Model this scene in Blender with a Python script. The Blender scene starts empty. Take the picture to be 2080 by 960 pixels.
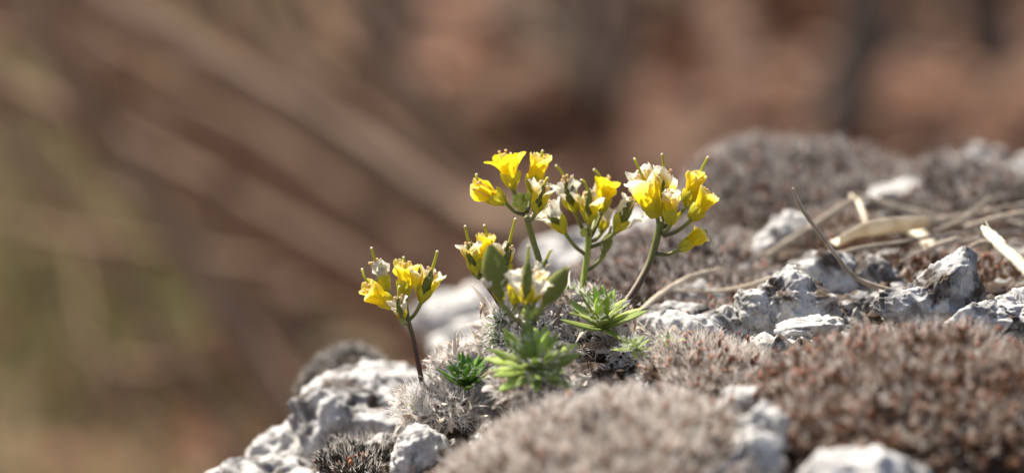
import bpy, bmesh, math, random
import numpy as np
from mathutils import Vector, Matrix, Quaternion

rng = np.random.default_rng(7)
random.seed(7)
scene = bpy.context.scene
COL = scene.collection

# ------------------------------------------------------------------ camera
PITCH = math.radians(9.0)
FOC = 0.933                       # metres from the lens to the focus plane
PXM = 1.0e-4                      # one photo pixel (2080 wide) at the focus plane, metres
RIGHT = np.array([1.0, 0, 0])
VIEW = np.array([0, math.cos(PITCH), -math.sin(PITCH)])
UP = np.array([0, math.sin(PITCH), math.cos(PITCH)])
CAM = -VIEW * FOC
cam_data = bpy.data.cameras.new('camera')
cam = bpy.data.objects.new('camera', cam_data)
COL.objects.link(cam)
cam.location = CAM
cam.rotation_euler = (math.pi / 2 - PITCH, 0, 0)
cam_data.sensor_fit = 'HORIZONTAL'
cam_data.sensor_width = 22.3
cam_data.lens = 22.3 * FOC / (2080 * PXM)
cam_data.clip_start = 0.02
cam_data.clip_end = 400
cam_data.dof.use_dof = True
cam_data.dof.focus_distance = FOC
cam_data.dof.aperture_fstop = cam_data.lens / 16.5
scene.camera = cam

# ------------------------------------------------------------------ sky and sun
SUN_EL, SUN_AZ = math.radians(56), math.radians(-46)      # azimuth from +Y (away from camera) towards +X
world = bpy.data.worlds.new('World')
scene.world = world
world.use_nodes = True
wn = world.node_tree.nodes
sky = wn.new('ShaderNodeTexSky')
sky.sky_type = 'NISHITA'
sky.sun_disc = False
sky.sun_elevation = SUN_EL
sky.sun_rotation = SUN_AZ
sky.air_density = 0.8
sky.dust_density = 3.0
sky.ozone_density = 0.5
wn['Background'].inputs['Strength'].default_value = 0.085
world.node_tree.links.new(sky.outputs[0], wn['Background'].inputs['Color'])
sun_data = bpy.data.lights.new('sun', 'SUN')
sun_data.energy = 4.7
sun_data.angle = math.radians(0.5)
sun_data.color = (1.0, 0.93, 0.82)
sun = bpy.data.objects.new('sun', sun_data)
COL.objects.link(sun)
sdir = Vector((math.sin(SUN_AZ) * math.cos(SUN_EL), math.cos(SUN_AZ) * math.cos(SUN_EL), math.sin(SUN_EL)))
sun.rotation_euler = sdir.to_track_quat('Z', 'Y').to_euler()
sun.location = sdir * 3
scene.view_settings.view_transform = 'Standard'
scene.view_settings.look = 'None'
scene.view_settings.exposure = 1.28
scene.view_settings.gamma = 1.0
scene.cycles.use_denoising = True
scene.cycles.max_bounces = 8
scene.cycles.transmission_bounces = 6

# ------------------------------------------------------------------ helpers
def W(px, py, d=0.0):
    """photo pixel + metres behind the focus plane -> world point"""
    k = PXM * (FOC + d) / FOC
    return CAM + VIEW * (FOC + d) + RIGHT * ((px - 1040) * k) + UP * ((480 - py) * k)

def kpx(d):
    return PXM * (FOC + d) / FOC

def norm(a):
    a = np.asarray(a, float)
    return a / np.maximum(np.linalg.norm(a, axis=-1, keepdims=True), 1e-12)

def _hash(ix, iy, iz, seed):
    h = (ix.astype(np.uint32) * np.uint32(374761393)) ^ (iy.astype(np.uint32) * np.uint32(668265263)) ^ (iz.astype(np.uint32) * np.uint32(2147483647)) ^ np.uint32((seed * 1274126177) & 0xffffffff)
    h = (h ^ (h >> np.uint32(13))) * np.uint32(1274126177)
    h = (h ^ (h >> np.uint32(16))) * np.uint32(2246822519)
    h = h ^ (h >> np.uint32(15))
    return (h & np.uint32(0xffffff)).astype(np.float64) / 0xffffff

def vnoise(p, seed=0):
    p = np.asarray(p, float)
    i = np.floor(p).astype(np.int64)
    f = p - i
    f = f * f * f * (f * (f * 6 - 15) + 10)
    out = 0
    for dx in (0, 1):
        wx = f[..., 0] if dx else 1 - f[..., 0]
        for dy in (0, 1):
            wy = f[..., 1] if dy else 1 - f[..., 1]
            for dz in (0, 1):
                wz = f[..., 2] if dz else 1 - f[..., 2]
                out = out + wx * wy * wz * _hash(i[..., 0] + dx, i[..., 1] + dy, i[..., 2] + dz, seed)
    return out * 2 - 1

def fbm(p, seed=0, octv=4, gain=0.5, ridged=False):
    p = np.asarray(p, float)
    a, s, out = 1.0, 1.0, 0
    for o in range(octv):
        n = vnoise(p * s + 17.3 * o, seed + o)
        if ridged:
            n = 1 - 2 * np.abs(n)
        out = out + a * n
        a *= gain
        s *= 2.03
    return out

def sstep(a, b, x):
    t = np.clip((x - a) / (b - a), 0, 1)
    return t * t * (3 - 2 * t)

def np_mesh(name, verts, faces, mats, smooth=True, col=None, mat_index=None):
    """verts (n,3), faces: list of arrays (m,k) with k=3 or 4"""
    me = bpy.data.meshes.new(name)
    verts = np.asarray(verts, np.float32)
    me.vertices.add(len(verts))
    me.vertices.foreach_set('co', verts.ravel())
    if not isinstance(faces, (list, tuple)):
        faces = [faces]
    faces = [np.asarray(f, np.int32) for f in faces if len(f)]
    nl = sum(f.size for f in faces)
    nf = sum(len(f) for f in faces)
    me.loops.add(nl)
    me.loops.foreach_set('vertex_index', np.concatenate([f.ravel() for f in faces]))
    me.polygons.add(nf)
    tot = np.concatenate([np.full(len(f), f.shape[1], np.int32) for f in faces])
    start = np.concatenate([[0], np.cumsum(tot)[:-1]]).astype(np.int32)
    me.polygons.foreach_set('loop_start', start)
    me.polygons.foreach_set('use_smooth', np.full(nf, smooth, bool))
    for m in (mats if isinstance(mats, (list, tuple)) else [mats]):
        me.materials.append(m)
    if mat_index is not None:
        me.polygons.foreach_set('material_index', np.asarray(mat_index, np.int32))
    if col is not None:
        a = me.color_attributes.new('Col', 'FLOAT_COLOR', 'POINT')
        c = np.ones((len(verts), 4), np.float32)
        c[:, :3] = col
        a.data.foreach_set('color', c.ravel())
    me.update(calc_edges=True)
    me.validate()
    return me

WM = {}
def link(name, me, parent=None, world=None, label=None, cat=None, group=None, kind=None):
    o = bpy.data.objects.new(name, me)
    COL.objects.link(o)
    world = world if world is not None else Matrix.Identity(4)
    if parent is not None:
        o.parent = parent
        o.matrix_parent_inverse = WM[parent.name].inverted()
    o.matrix_basis = world
    WM[o.name] = world.copy()
    for k, v in (('label', label), ('category', cat), ('group', group), ('kind', kind)):
        if v:
            o[k] = v
    return o

def thing(name, loc, label, cat, group=None):
    return link(name, None, None, Matrix.Translation(Vector(loc)), label, cat, group)

def put(name, verts, faces, mats, origin, **kw):
    """mesh given in world coordinates, object origin at `origin`"""
    pk = {k: kw.pop(k) for k in ('smooth', 'col', 'mat_index') if k in kw}
    me = np_mesh(name, np.asarray(verts) - np.asarray(origin), faces, mats, **pk)
    return link(name, me, world=Matrix.Translation(Vector(origin)), **kw)

def grid_faces(r, c, wrap=False):
    a = np.arange(r * c).reshape(r, c)
    if wrap:
        b = np.roll(a, -1, axis=1)
        return np.stack([a[:-1], b[:-1], b[1:], a[1:]], -1).reshape(-1, 4)
    return np.stack([a[:-1, :-1], a[:-1, 1:], a[1:, 1:], a[1:, :-1]], -1).reshape(-1, 4)

def catmull(P, n):
    P = np.asarray(P, float)
    if len(P) == 2:
        t = np.linspace(0, 1, n)[:, None]
        return P[0] * (1 - t) + P[1] * t
    Q = np.vstack([2 * P[0] - P[1], P, 2 * P[-1] - P[-2]])
    u = np.linspace(0, len(P) - 1 - 1e-9, n)
    i = u.astype(int)
    t = (u - i)[:, None]
    a, b, c, d = Q[i], Q[i + 1], Q[i + 2], Q[i + 3]
    return 0.5 * (2 * b + (c - a) * t + (2 * a - 5 * b + 4 * c - d) * t**2 + (3 * b - a - 3 * c + d) * t**3)

def tube(P, R, sides=8, n=None, flat=1.0, cap=True):
    """swept tube through points P with radii R (list per control point)"""
    n = n or max(6, 5 * len(P))
    C = catmull(P, n)
    rr = np.interp(np.linspace(0, 1, n), np.linspace(0, 1, len(R)), R)
    T = norm(np.gradient(C, axis=0))
    ref = np.array([0.13, -0.9, 0.31])
    X = norm(np.cross(T, ref))
    Y = np.cross(T, X)
    a = np.linspace(0, 2 * np.pi, sides, endpoint=False)
    V = C[:, None, :] + rr[:, None, None] * (np.cos(a)[None, :, None] * X[:, None, :] + flat * np.sin(a)[None, :, None] * Y[:, None, :])
    V = V.reshape(-1, 3)
    F = [grid_faces(n, sides, True)]
    if cap:
        k = len(V)
        V = np.vstack([V, C[0] - T[0] * rr[0] * .3, C[-1] + T[-1] * rr[-1] * .5])
        i = np.arange(sides)
        j = (i + 1) % sides
        F.append(np.stack([j, i, np.full(sides, k)], -1))
        b = (n - 1) * sides
        F.append(np.stack([b + i, b + j, np.full(sides, k + 1)], -1))
    return V, F

def tube_t(n, sides, cap=True):
    t = np.repeat(np.linspace(0, 1, n), sides)
    return np.concatenate([t, [0, 1]]) if cap else t

def merge(parts):
    V, F3, F4, o = [], [], [], 0
    for v, f in parts:
        V.append(v)
        for q in (f if isinstance(f, list) else [f]):
            q = np.asarray(q) + o
            (F3 if q.shape[1] == 3 else F4).append(q)
        o += len(v)
    F = []
    if F4: F.append(np.vstack(F4))
    if F3: F.append(np.vstack(F3))
    return np.vstack(V), F

def strands(P, D, L, Wd, bend=0.3, droop=None):
    """n tapering ribbons; three triangles each"""
    n = len(P)
    D = norm(D)
    S = norm(np.cross(D, norm(rng.normal(size=(n, 3)))))
    B = norm(np.cross(D, S)) * (rng.normal(size=(n, 1)) * bend)
    if droop is not None:
        B = B + droop
    L = np.asarray(L)[:, None] * np.ones((n, 1))
    w = np.asarray(Wd)[:, None] * np.ones((n, 1)) * .5
    m = P + D * L * .5 + B * L * .18
    tip = P + D * L * .97 + B * L * .6
    V = np.stack([P - S * w, P + S * w, m - S * w * .8, m + S * w * .8, tip], 1).reshape(-1, 3)
    k = np.arange(n)[:, None] * 5
    F = np.concatenate([k + [0, 1, 3], k + [0, 3, 2], k + [2, 3, 4]], 0)
    return V, F

def blobs(P, D, L, R):
    """n small closed double cones (capsules, anthers)"""
    n = len(P)
    D = norm(D)
    S = norm(np.cross(D, norm(rng.normal(size=(n, 3)))))
    T = np.cross(D, S)
    L = np.asarray(L)[:, None] * np.ones((n, 1)); R = np.asarray(R)[:, None] * np.ones((n, 1))
    ring = []
    for h, r in ((.25, .9), (.65, 1.0)):
        for a in range(5):
            ring.append(P + D * L * h + R * r * (math.cos(a * 2 * math.pi / 5) * S + math.sin(a * 2 * math.pi / 5) * T))
    V = np.stack(ring + [P, P + D * L], 1).reshape(-1, 3)
    f = []
    for a in range(5):
        b = (a + 1) % 5
        f += [(a, b, 5 + b), (a, 5 + b, 5 + a), (b, a, 10), (5 + a, 5 + b, 11)]
    f = np.array(f)
    F = (np.arange(n)[:, None, None] * 12 + f[None]).reshape(-1, 3)
    return V, F

# ------------------------------------------------------------------ materials
def new_mat(name):
    m = bpy.data.materials.new(name)
    m.use_nodes = True
    nt = m.node_tree
    return m, nt, nt.nodes['Principled BSDF'], nt.nodes['Material Output']

def mixrgb(nt, a, b, f):
    n = nt.nodes.new('ShaderNodeMix'); n.data_type = 'RGBA'
    for s, v in ((6, a), (7, b), (0, f)):
        if hasattr(v, 'links') or isinstance(v, bpy.types.NodeSocket):
            nt.links.new(v, n.inputs[s])
        elif s == 0:
            n.inputs[0].default_value = v
        else:
            n.inputs[s].default_value = (*v, 1)
    return n.outputs[2]

def noise_tex(nt, scale, detail=4, rough=.55, coord='Object', dist=0):
    tc = nt.nodes.new('ShaderNodeTexCoord')
    n = nt.nodes.new('ShaderNodeTexNoise')
    n.inputs['Scale'].default_value = scale
    n.inputs['Detail'].default_value = detail
    n.inputs['Roughness'].default_value = rough
    n.inputs['Distortion'].default_value = dist
    nt.links.new(tc.outputs[coord], n.inputs['Vector'])
    return n.outputs[0]

def ramp(nt, v, stops):
    r = nt.nodes.new('ShaderNodeValToRGB')
    e = r.color_ramp.elements
    while len(e) < len(stops):
        e.new(.5)
    for q, (p, c) in zip(e, stops):
        q.position = p
        q.color = (*c, 1) if len(c) == 3 else c
    nt.links.new(v, r.inputs[0])
    return r.outputs[0]

def bump(nt, bsdf, h, dist, strength=1):
    b = nt.nodes.new('ShaderNodeBump')
    b.inputs['Distance'].default_value = dist
    b.inputs['Strength'].default_value = strength
    nt.links.new(h, b.inputs['Height'])
    nt.links.new(b.outputs[0], bsdf.inputs['Normal'])

def translucent(nt, bsdf, out, color, f):
    t = nt.nodes.new('ShaderNodeBsdfTranslucent')
    nt.links.new(color, t.inputs[0])
    mx = nt.nodes.new('ShaderNodeMixShader')
    mx.inputs[0].default_value = f
    nt.links.new(bsdf.outputs[0], mx.inputs[1])
    nt.links.new(t.outputs[0], mx.inputs[2])
    nt.links.new(mx.outputs[0], out.inputs[0])

def leafy(name, c1, c2, scale=400, rough=.6, trans=.0, spec=.3, use_col=False, coord='Object', rnd=0.0):
    """two-tone procedural material; optional vertex colour and per-object variation"""
    m, nt, b, out = new_mat(name)
    f = ramp(nt, noise_tex(nt, scale, 4, .6, coord), [(.35, (0, 0, 0)), (.65, (1, 1, 1))])
    c = mixrgb(nt, c1, c2, f)
    if use_col:
        a = nt.nodes.new('ShaderNodeVertexColor'); a.layer_name = 'Col'
        mm = nt.nodes.new('ShaderNodeMix'); mm.data_type = 'RGBA'; mm.blend_type = 'MULTIPLY'
        mm.inputs[0].default_value = 1
        nt.links.new(a.outputs[0], mm.inputs[6]); nt.links.new(c, mm.inputs[7])
        c = mm.outputs[2]
    if rnd:
        oi = nt.nodes.new('ShaderNodeObjectInfo')
        mr = nt.nodes.new('ShaderNodeMapRange')
        mr.inputs[3].default_value = 1 - rnd; mr.inputs[4].default_value = 1 + rnd
        nt.links.new(oi.outputs['Random'], mr.inputs[0])
        hs = nt.nodes.new('ShaderNodeHueSaturation')
        nt.links.new(mr.outputs[0], hs.inputs['Value']); nt.links.new(c, hs.inputs['Color'])
        c = hs.outputs[0]
    nt.links.new(c, b.inputs['Base Color'])
    b.inputs['Roughness'].default_value = rough
    b.inputs['Specular IOR Level'].default_value = spec
    if trans:
        translucent(nt, b, out, c, trans)
    return m

def rock_mat(name, lo=(.10, .10, .105), hi=(.63, .612, .58), warm=(.42, .36, .29), dark=.475, scale=1.0, dirt=0.0):
    m, nt, b, out = new_mat(name)
    n1 = noise_tex(nt, 62 * scale, 7, .60, dist=.5)
    n2 = noise_tex(nt, 330 * scale, 6, .7)
    n3 = noise_tex(nt, 1500 * scale, 5, .7)
    base = ramp(nt, n1, [(dark - .09, lo), (dark, tuple(.5 * a + .5 * b_ for a, b_ in zip(lo, hi))), (dark + .05, hi)])
    sp = ramp(nt, n2, [(.34, (.25, .25, .255)), (.44, (.82, .82, .82)), (.55, (1, 1, 1))])
    mu = nt.nodes.new('ShaderNodeMix'); mu.data_type = 'RGBA'; mu.blend_type = 'MULTIPLY'; mu.inputs[0].default_value = .85
    nt.links.new(base, mu.inputs[6]); nt.links.new(sp, mu.inputs[7])
    gr = ramp(nt, n3, [(.3, (.55, .55, .56)), (.6, (1.0, 1.0, 1.0))])
    mg = nt.nodes.new('ShaderNodeMix'); mg.data_type = 'RGBA'; mg.blend_type = 'MULTIPLY'; mg.inputs[0].default_value = .7
    nt.links.new(mu.outputs[2], mg.inputs[6]); nt.links.new(gr, mg.inputs[7])
    wv = ramp(nt, noise_tex(nt, 120 * scale, 3, .5), [(.56, (0, 0, 0)), (.68, (.5, .5, .5))])
    c = mixrgb(nt, mg.outputs[2], warm, wv)
    if dirt:
        dv = ramp(nt, noise_tex(nt, 60, 5, .65, dist=.8), [(.36 + dirt * .25, (1, 1, 1)), (.44 + dirt * .25, (0, 0, 0))])
        dc = mixrgb(nt, (.030, .020, .014), (.11, .075, .05), noise_tex(nt, 700, 4))
        c = mixrgb(nt, c, dc, dv)
    nt.links.new(c, b.inputs['Base Color'])
    b.inputs['Roughness'].default_value = .88
    b.inputs['Specular IOR Level'].default_value = .25
    ad = nt.nodes.new('ShaderNodeMath'); ad.operation = 'MULTIPLY_ADD'; ad.inputs[1].default_value = .35
    nt.links.new(n3, ad.inputs[0]); nt.links.new(n2, ad.inputs[2])
    bump(nt, b, ad.outputs[0], .0011, .9)
    return m

M = {}
M['rock'] = rock_mat('pale_limestone', dirt=.12)
M['rock_grey'] = rock_mat('grey_limestone', lo=(.06, .058, .056), hi=(.56, .55, .53), dark=.50, dirt=.2)
M['rock_white'] = rock_mat('white_limestone', lo=(.16, .158, .155), hi=(.62, .60, .565), dark=.42)
M['ledge'] = rock_mat('ledge_limestone', lo=(.06, .058, .056), hi=(.45, .44, .42), dark=.48, dirt=.48)
M['moss_core'] = leafy('moss_core_brown', (.030, .019, .012), (.060, .040, .026), 500, .95)
M['moss_leaf'] = leafy('moss_leaf_brown', (.105, .050, .026), (.215, .118, .064), 300, .85, .15)
M['moss_leaf_grey'] = leafy('moss_leaf_greybrown', (.14, .092, .064), (.28, .20, .145), 300, .85, .15)
M['moss_leaf_purple'] = leafy('moss_leaf_purple_brown', (.062, .038, .031), (.135, .090, .074), 300, .85, .15)
M['moss_leaf_dark'] = leafy('moss_leaf_blackish', (.028, .026, .022), (.075, .065, .055), 300, .85, .1)
M['moss_hair'] = leafy('moss_hair_white', (.66, .60, .52), (.82, .77, .70), 300, .6, .35)
M['capsule'] = leafy('moss_capsule_rust', (.17, .052, .022), (.29, .115, .05), 250, .6, .1)
M['petal'] = leafy('petal', (1, 1, 1), (.93, .92, .88), 700, .6, .48, .15, use_col=True)
M['sepal'] = leafy('sepal', (1, 1, 1), (.9, .92, .85), 600, .5, .35, .3, use_col=True)
M['pod'] = leafy('seed_pod_olive', (.15, .175, .04), (.23, .25, .065), 500, .75, .32, .12, rnd=.15)
M['style'] = leafy('style_yellow_green', (.46, .46, .05), (.58, .54, .08), 600, .6, .4, .15)
M['stigma'] = leafy('stigma_cream', (.75, .68, .45), (.85, .78, .55), 600, .5, .2)
M['stamen'] = leafy('stamen_cream', (.75, .45, .16), (.82, .66, .38), 900, .6, .3)
M['stem'] = leafy('stem', (1, 1, 1), (.8, .82, .78), 900, .55, 0, .35, use_col=True)
M['bud'] = leafy('bud_green', (.38, .46, .08), (.54, .60, .15), 700, .6, .3, .15)
M['leaf'] = leafy('rosette_leaf', (.85, .9, .8), (1, 1, 1), 500, .6, .42, .2, use_col=True, rnd=.3)
M['dead'] = leafy('dead_leaf_grey', (.50, .43, .36), (.74, .67, .59), 500, .85, .25, .15, rnd=.3)
M['dead_brown'] = leafy('dead_leaf_brown', (.20, .135, .09), (.40, .31, .24), 500, .85, .2, .15, rnd=.3)
M['fuzz'] = leafy('white_bristle', (.70, .68, .64), (.85, .83, .80), 800, .5, .4, .3)
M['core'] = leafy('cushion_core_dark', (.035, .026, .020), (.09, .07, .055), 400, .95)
M['straw'] = leafy('straw', (.64, .52, .38), (.82, .71, .55), 160, .7, .1, .2, use_col=True)
M['husk'] = leafy('papery_husk', (.62, .53, .38), (.80, .73, .59), 220, .65, .25, .2)
M['straw_pale'] = leafy('straw_pale', (.74, .66, .50), (.85, .79, .66), 120, .65, .2, .2, use_col=True)
M['straw_grey'] = leafy('straw_grey', (.36, .29, .22), (.58, .49, .39), 260, .7, .05, .2, use_col=True)
M['bark'] = leafy('bare_stem_bark', (.205, .130, .078), (.30, .20, .125), 60, .85)
M['bark_dark'] = leafy('sapling_bark', (.13, .095, .064), (.19, .142, .10), 40, .9)
M['litter'] = leafy('leaf_litter', (.75, .7, .7), (1, 1, 1), 30, .8, .15, .2, use_col=True)
M['drygrass'] = leafy('dry_grass', (.8, .8, .8), (1, 1, 1), 20, .8, .2, .2, use_col=True)

# ------------------------------------------------------------------ rock ledge (height field through measured points)
CTRL = [(300, 1120, .05), (450, 1010, .05), (620, 960, .05), (740, 925, .04), (870, 950, .0), (1000, 880, 0), (1085, 815, -.02), (1225, 735, 0),
        (1400, 715, 0), (1600, 680, 0), (1900, 660, 0), (2080, 650, 0), (2350, 650, 0),
        (900, 745, .12), (1100, 640, .1), (1200, 600, .1), (1350, 560, .1), (1500, 535, .1), (1700, 525, .08), (1900, 515, .07), (2100, 505, .08), (2350, 500, .08),
        (950, 690, .2), (1150, 570, .2), (1300, 490, .2), (1450, 440, .2), (1600, 405, .2), (1800, 395, .2), (2000, 365, .2), (2250, 360, .2),
        (1300, 520, .3), (1600, 480, .3), (1900, 440, .3), (2250, 440, .3),
        (880, 1120, -.1), (1100, 1030, -.1), (1300, 1020, -.1), (1520, 960, -.1), (1800, 975, -.1), (2100, 960, -.1), (2350, 960, -.1)]
CP = np.array([W(*c) for c in CTRL] + [(x, y, -.05) for y in (-.3, -.45) for x in (-.1, 0, .1, .2, .35)] + [(.4, 0, -.03), (.4, .2, -.03)])
CX, CZ = CP[:, :2], CP[:, 2]
def _rb(r): return np.sqrt(r * r + .02 ** 2)
_A = _rb(np.linalg.norm(CX[:, None] - CX[None], axis=2)) + np.eye(len(CX)) * -.002
ZM = CZ.mean()
_Wt = np.linalg.solve(_A, CZ - ZM)
EDGE = np.array([(-.085, -.5), (-.075, 0), (-.052, .09), (.0, .205), (.03, .265), (.10, .295), (.45, .30)])
def edge_sd(x, y):
    p = np.stack([x, y], -1)
    sd = np.full(x.shape, -9.0)
    for a, b in zip(EDGE[:-1], EDGE[1:]):
        t = (b - a) / np.linalg.norm(b - a)
        nrm = np.array([-t[1], t[0]])
        sd = np.maximum(sd, (p - a) @ nrm)
    sd = np.maximum(sd, x - .5)
    sd = np.maximum(sd, -.42 - y)
    return sd
GROUND_Z = -.5
def ledge(x, y):
    x = np.asarray(x, float); y = np.asarray(y, float)
    r = np.sqrt((x[..., None] - CX[:, 0]) ** 2 + (y[..., None] - CX[:, 1]) ** 2)
    z = ZM + _rb(r) @ _Wt
    z = np.clip(z, -.075, .01)
    p = np.stack([x, y, np.zeros_like(x)], -1)
    sd = edge_sd(x, y) + .012 * fbm(p * 30, 31, 3)
    z = z - 2.6 * .012 * np.log1p(np.exp(np.clip(sd / .012, -30, 30)))
    return np.maximum(z, GROUND_Z - .25)
def lz(x, y):
    return float(ledge(np.array([x]), np.array([y]))[0])

def axis_coords(lo, a, b, hi, fine, coarse):
    return np.concatenate([np.arange(lo, a, coarse), np.arange(a, b, fine), np.arange(b, hi + 1e-6, coarse)])
gx = axis_coords(-.42, -.085, .17, .75, .0012, .014)
gy = axis_coords(-.70, -.13, .29, .60, .0014, .014)
XX, YY = np.meshgrid(gx, gy)
ZZ = ledge(XX, YY)
Pn = np.stack([XX, YY, ZZ], -1)
nz = -.0025 + .0022 * fbm(Pn * 70, 3, 4, .55, True) + .0018 * fbm(Pn * 240, 9, 3) + .0008 * fbm(Pn * 900, 5, 2)
big = .025 * fbm(Pn * 9, 12, 3) * sstep(.02, .12, edge_sd(XX, YY))
ZZ = ZZ + nz + big - .0015
put('rock_ledge', np.stack([XX, YY, ZZ], -1).reshape(-1, 3), grid_faces(len(gy), len(gx)), M['ledge'], (0, 0, 0), kind='structure')

# ------------------------------------------------------------------ ground beyond
def ground_h(x, y):
    p = np.stack([x, y, np.zeros_like(x)], -1)
    slope = .03 * np.maximum(y - 1.0, 0) + .0025 * np.maximum(y - 6, 0) ** 1.6
    return GROUND_Z + slope + .05 * fbm(p * .9, 41, 3) * sstep(.4, 1.5, y) + .012 * fbm(p * 6, 44, 2)
gX = np.concatenate([np.linspace(-60, -5, 30)[:-1], np.linspace(-5, 5, 140), np.linspace(5, 60, 30)[1:]])
gY = np.concatenate([np.linspace(-30, -2, 20)[:-1], np.linspace(-2, 9, 150), np.linspace(9, 120, 40)[1:]])
GX, GY = np.meshgrid(gX, gY)
mg, nt, b, out = new_mat('forest_floor')
c = mixrgb(nt, (.085, .050, .034), (.16, .098, .066), ramp(nt, noise_tex(nt, 3.0, 8, .7), [(.4, (0, 0, 0)), (.6, (1, 1, 1))]))
c = mixrgb(nt, c, (.10, .105, .04), ramp(nt, noise_tex(nt, .8, 4, .6), [(.56, (0, 0, 0)), (.66, (.8, .8, .8))]))
nt.links.new(c, b.inputs['Base Color']); b.inputs['Roughness'].default_value = .95
put('ground', np.stack([GX, GY, ground_h(GX, GY)], -1).reshape(-1, 3), grid_faces(len(gY), len(gX)), mg, (0, 0, 0), kind='structure')

# fallen leaves: nobody could count them
def scatter_leaves(name, n, xr, yr, size, palette, label, cat, seed):
    r = np.random.default_rng(seed)
    x = r.uniform(*xr, n); y = r.uniform(*yr, n)
    z = ground_h(x, y) + r.uniform(.004, .05, n)
    D = norm(np.stack([r.normal(size=n), r.normal(size=n), r.normal(size=n) * .35], -1))
    S = norm(np.cross(D, norm(np.stack([r.normal(size=n) * .4, r.normal(size=n) * .4, np.ones(n)], -1))))
    N = np.cross(D, S)
    L = r.uniform(*size, n)[:, None]
    P = np.stack([x, y, z], -1)
    prof = [(0, 0), (.3, .26), (.6, .3), (1, 0)]
    V = np.stack([P, P + D * L * .3 + S * L * .24 + N * L * .08, P + D * L * .3 - S * L * .24 + N * L * .08,
                  P + D * L * .65 + S * L * .22 + N * L * .12, P + D * L * .65 - S * L * .22 + N * L * .05, P + D * L * 1.0 + N * L * .15], 1)
    k = np.arange(n)[:, None] * 6
    F3 = np.concatenate([k + [0, 1, 2], k + [3, 5, 4]], 0)
    F4 = k + [1, 3, 4, 2]
    pal = np.array(palette)
    ci = r.integers(0, len(pal), n)
    big = fbm(np.stack([x * 1.3, y * .8, x * 0], -1), seed, 2)
    colr = pal[ci] * (1 + .5 * big)[:, None] * r.uniform(.7, 1.25, (n, 1))
    return put(name, V.reshape(-1, 3), [F4, F3], M['litter'], (0, 0, 0), col=np.clip(np.repeat(colr, 6, 0), .01, .9), label=label, cat=cat, kind='stuff')
scatter_leaves('leaf_litter', 26000, (-2.6, 2.6), (.7, 8.0), (.05, .10),
               [(.175, .082, .046), (.205, .102, .058), (.145, .070, .040), (.23, .13, .078), (.16, .094, .056)],
               'brown fallen leaves carpeting the forest floor behind the rock', 'leaf litter', 51)

def grass_patch(name, n, xr, yr, h, palette, label, seed):
    r = np.random.default_rng(seed)
    x = r.uniform(*xr, n); y = r.uniform(*yr, n)
    keep = fbm(np.stack([x * 2.2, y * 1.6, x * 0], -1), seed, 2) > -.15
    keep &= x < -.052 * (.93 + y) / .93 + .05 * r.normal(size=n)
    x, y = x[keep], y[keep]; n = len(x)
    P = np.stack([x, y, ground_h(x, y)], -1)
    D = np.stack([r.normal(size=n) * .6, r.normal(size=n) * .6, np.ones(n)], -1)
    V, F = strands(P, D, r.uniform(*h, n), np.full(n, .006), .8)
    pal = np.array(palette)[r.integers(0, len(palette), n)] * r.uniform(.7, 1.2, (n, 1))
    return put(name, V, F, M['drygrass'], (0, 0, 0), col=np.repeat(pal, 5, 0), label=label, cat='grass', kind='stuff')
grass_patch('dry_grass', 52000, (-1.6, .05), (1.3, 5.0), (.06, .16), [(.46, .36, .21), (.39, .31, .18), (.50, .40, .25), (.26, .25, .10)],
            'tan dry grass on the ground left of the rock', 61)
grass_patch('green_grass', 24000, (-1.3, -.2), (1.5, 4.2), (.04, .12), [(.17, .165, .06), (.24, .21, .085), (.30, .24, .13)],
            'olive green grass low on the ground left of the rock', 67)

# ------------------------------------------------------------------ bare shrubs and saplings, far out of focus
def ray_ground(px, py):
    d = W(px, py, 0) - CAM
    d = d / np.linalg.norm(d)
    for t in np.arange(1.3, 12, .02):
        p = CAM + d * t
        if p[2] < ground_h(np.array([p[0]]), np.array([p[1]]))[0]:
            return p
    return p

def woody(parent, name, pts, radii, mat, twigs=0, seed=0, sub='twig'):
    r = np.random.default_rng(seed)
    pts = np.asarray(pts, float)
    V, F = tube(pts, radii, 9, 8 * len(pts))
    V = V + .12 * np.mean(radii) * fbm(V * 60, seed, 2)[:, None]
    o = put(name, V, F, mat, pts[0], parent=parent)
    C = catmull(pts, 60)
    for k in range(twigs):
        i = int(r.uniform(15, 55))
        t = norm(C[i + 1] - C[i - 1])
        d0 = norm(t + .4 * norm(r.normal(size=3)))
        ln = r.uniform(.12, .35)
        q = [C[i], C[i] + d0 * ln * .5 + r.normal(size=3) * .015, C[i] + d0 * ln + np.array([0, 0, .04]) + r.normal(size=3) * .03]
        V, F = tube(q, [np.interp(i, [0, 60], [radii[0], radii[-1]]) * .45, .0025, .001], 6, 10)
        put(sub, V, F, mat, C[i], parent=o)
    return o

def shrub(root_px, d, label, stems, seed, group=None):
    rp = W(*root_px, d)
    root = np.array([rp[0], rp[1], ground_h(np.array([rp[0]]), np.array([rp[1]]))[0] - .02])
    t = thing('bare_shrub', root, label, 'shrub', group)
    for k, (pl, rad) in enumerate(stems):
        P = [root + np.array([.02 * math.cos(k * 2), .02 * math.sin(k * 2), 0])] + [W(a, b_, dd) for a, b_, dd in pl]
        woody(t, 'stem', P, [rad * 1.25, rad * 1.05, rad, rad * .85, rad * .6], M['bark'], 3, seed + k)
    return t

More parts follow.
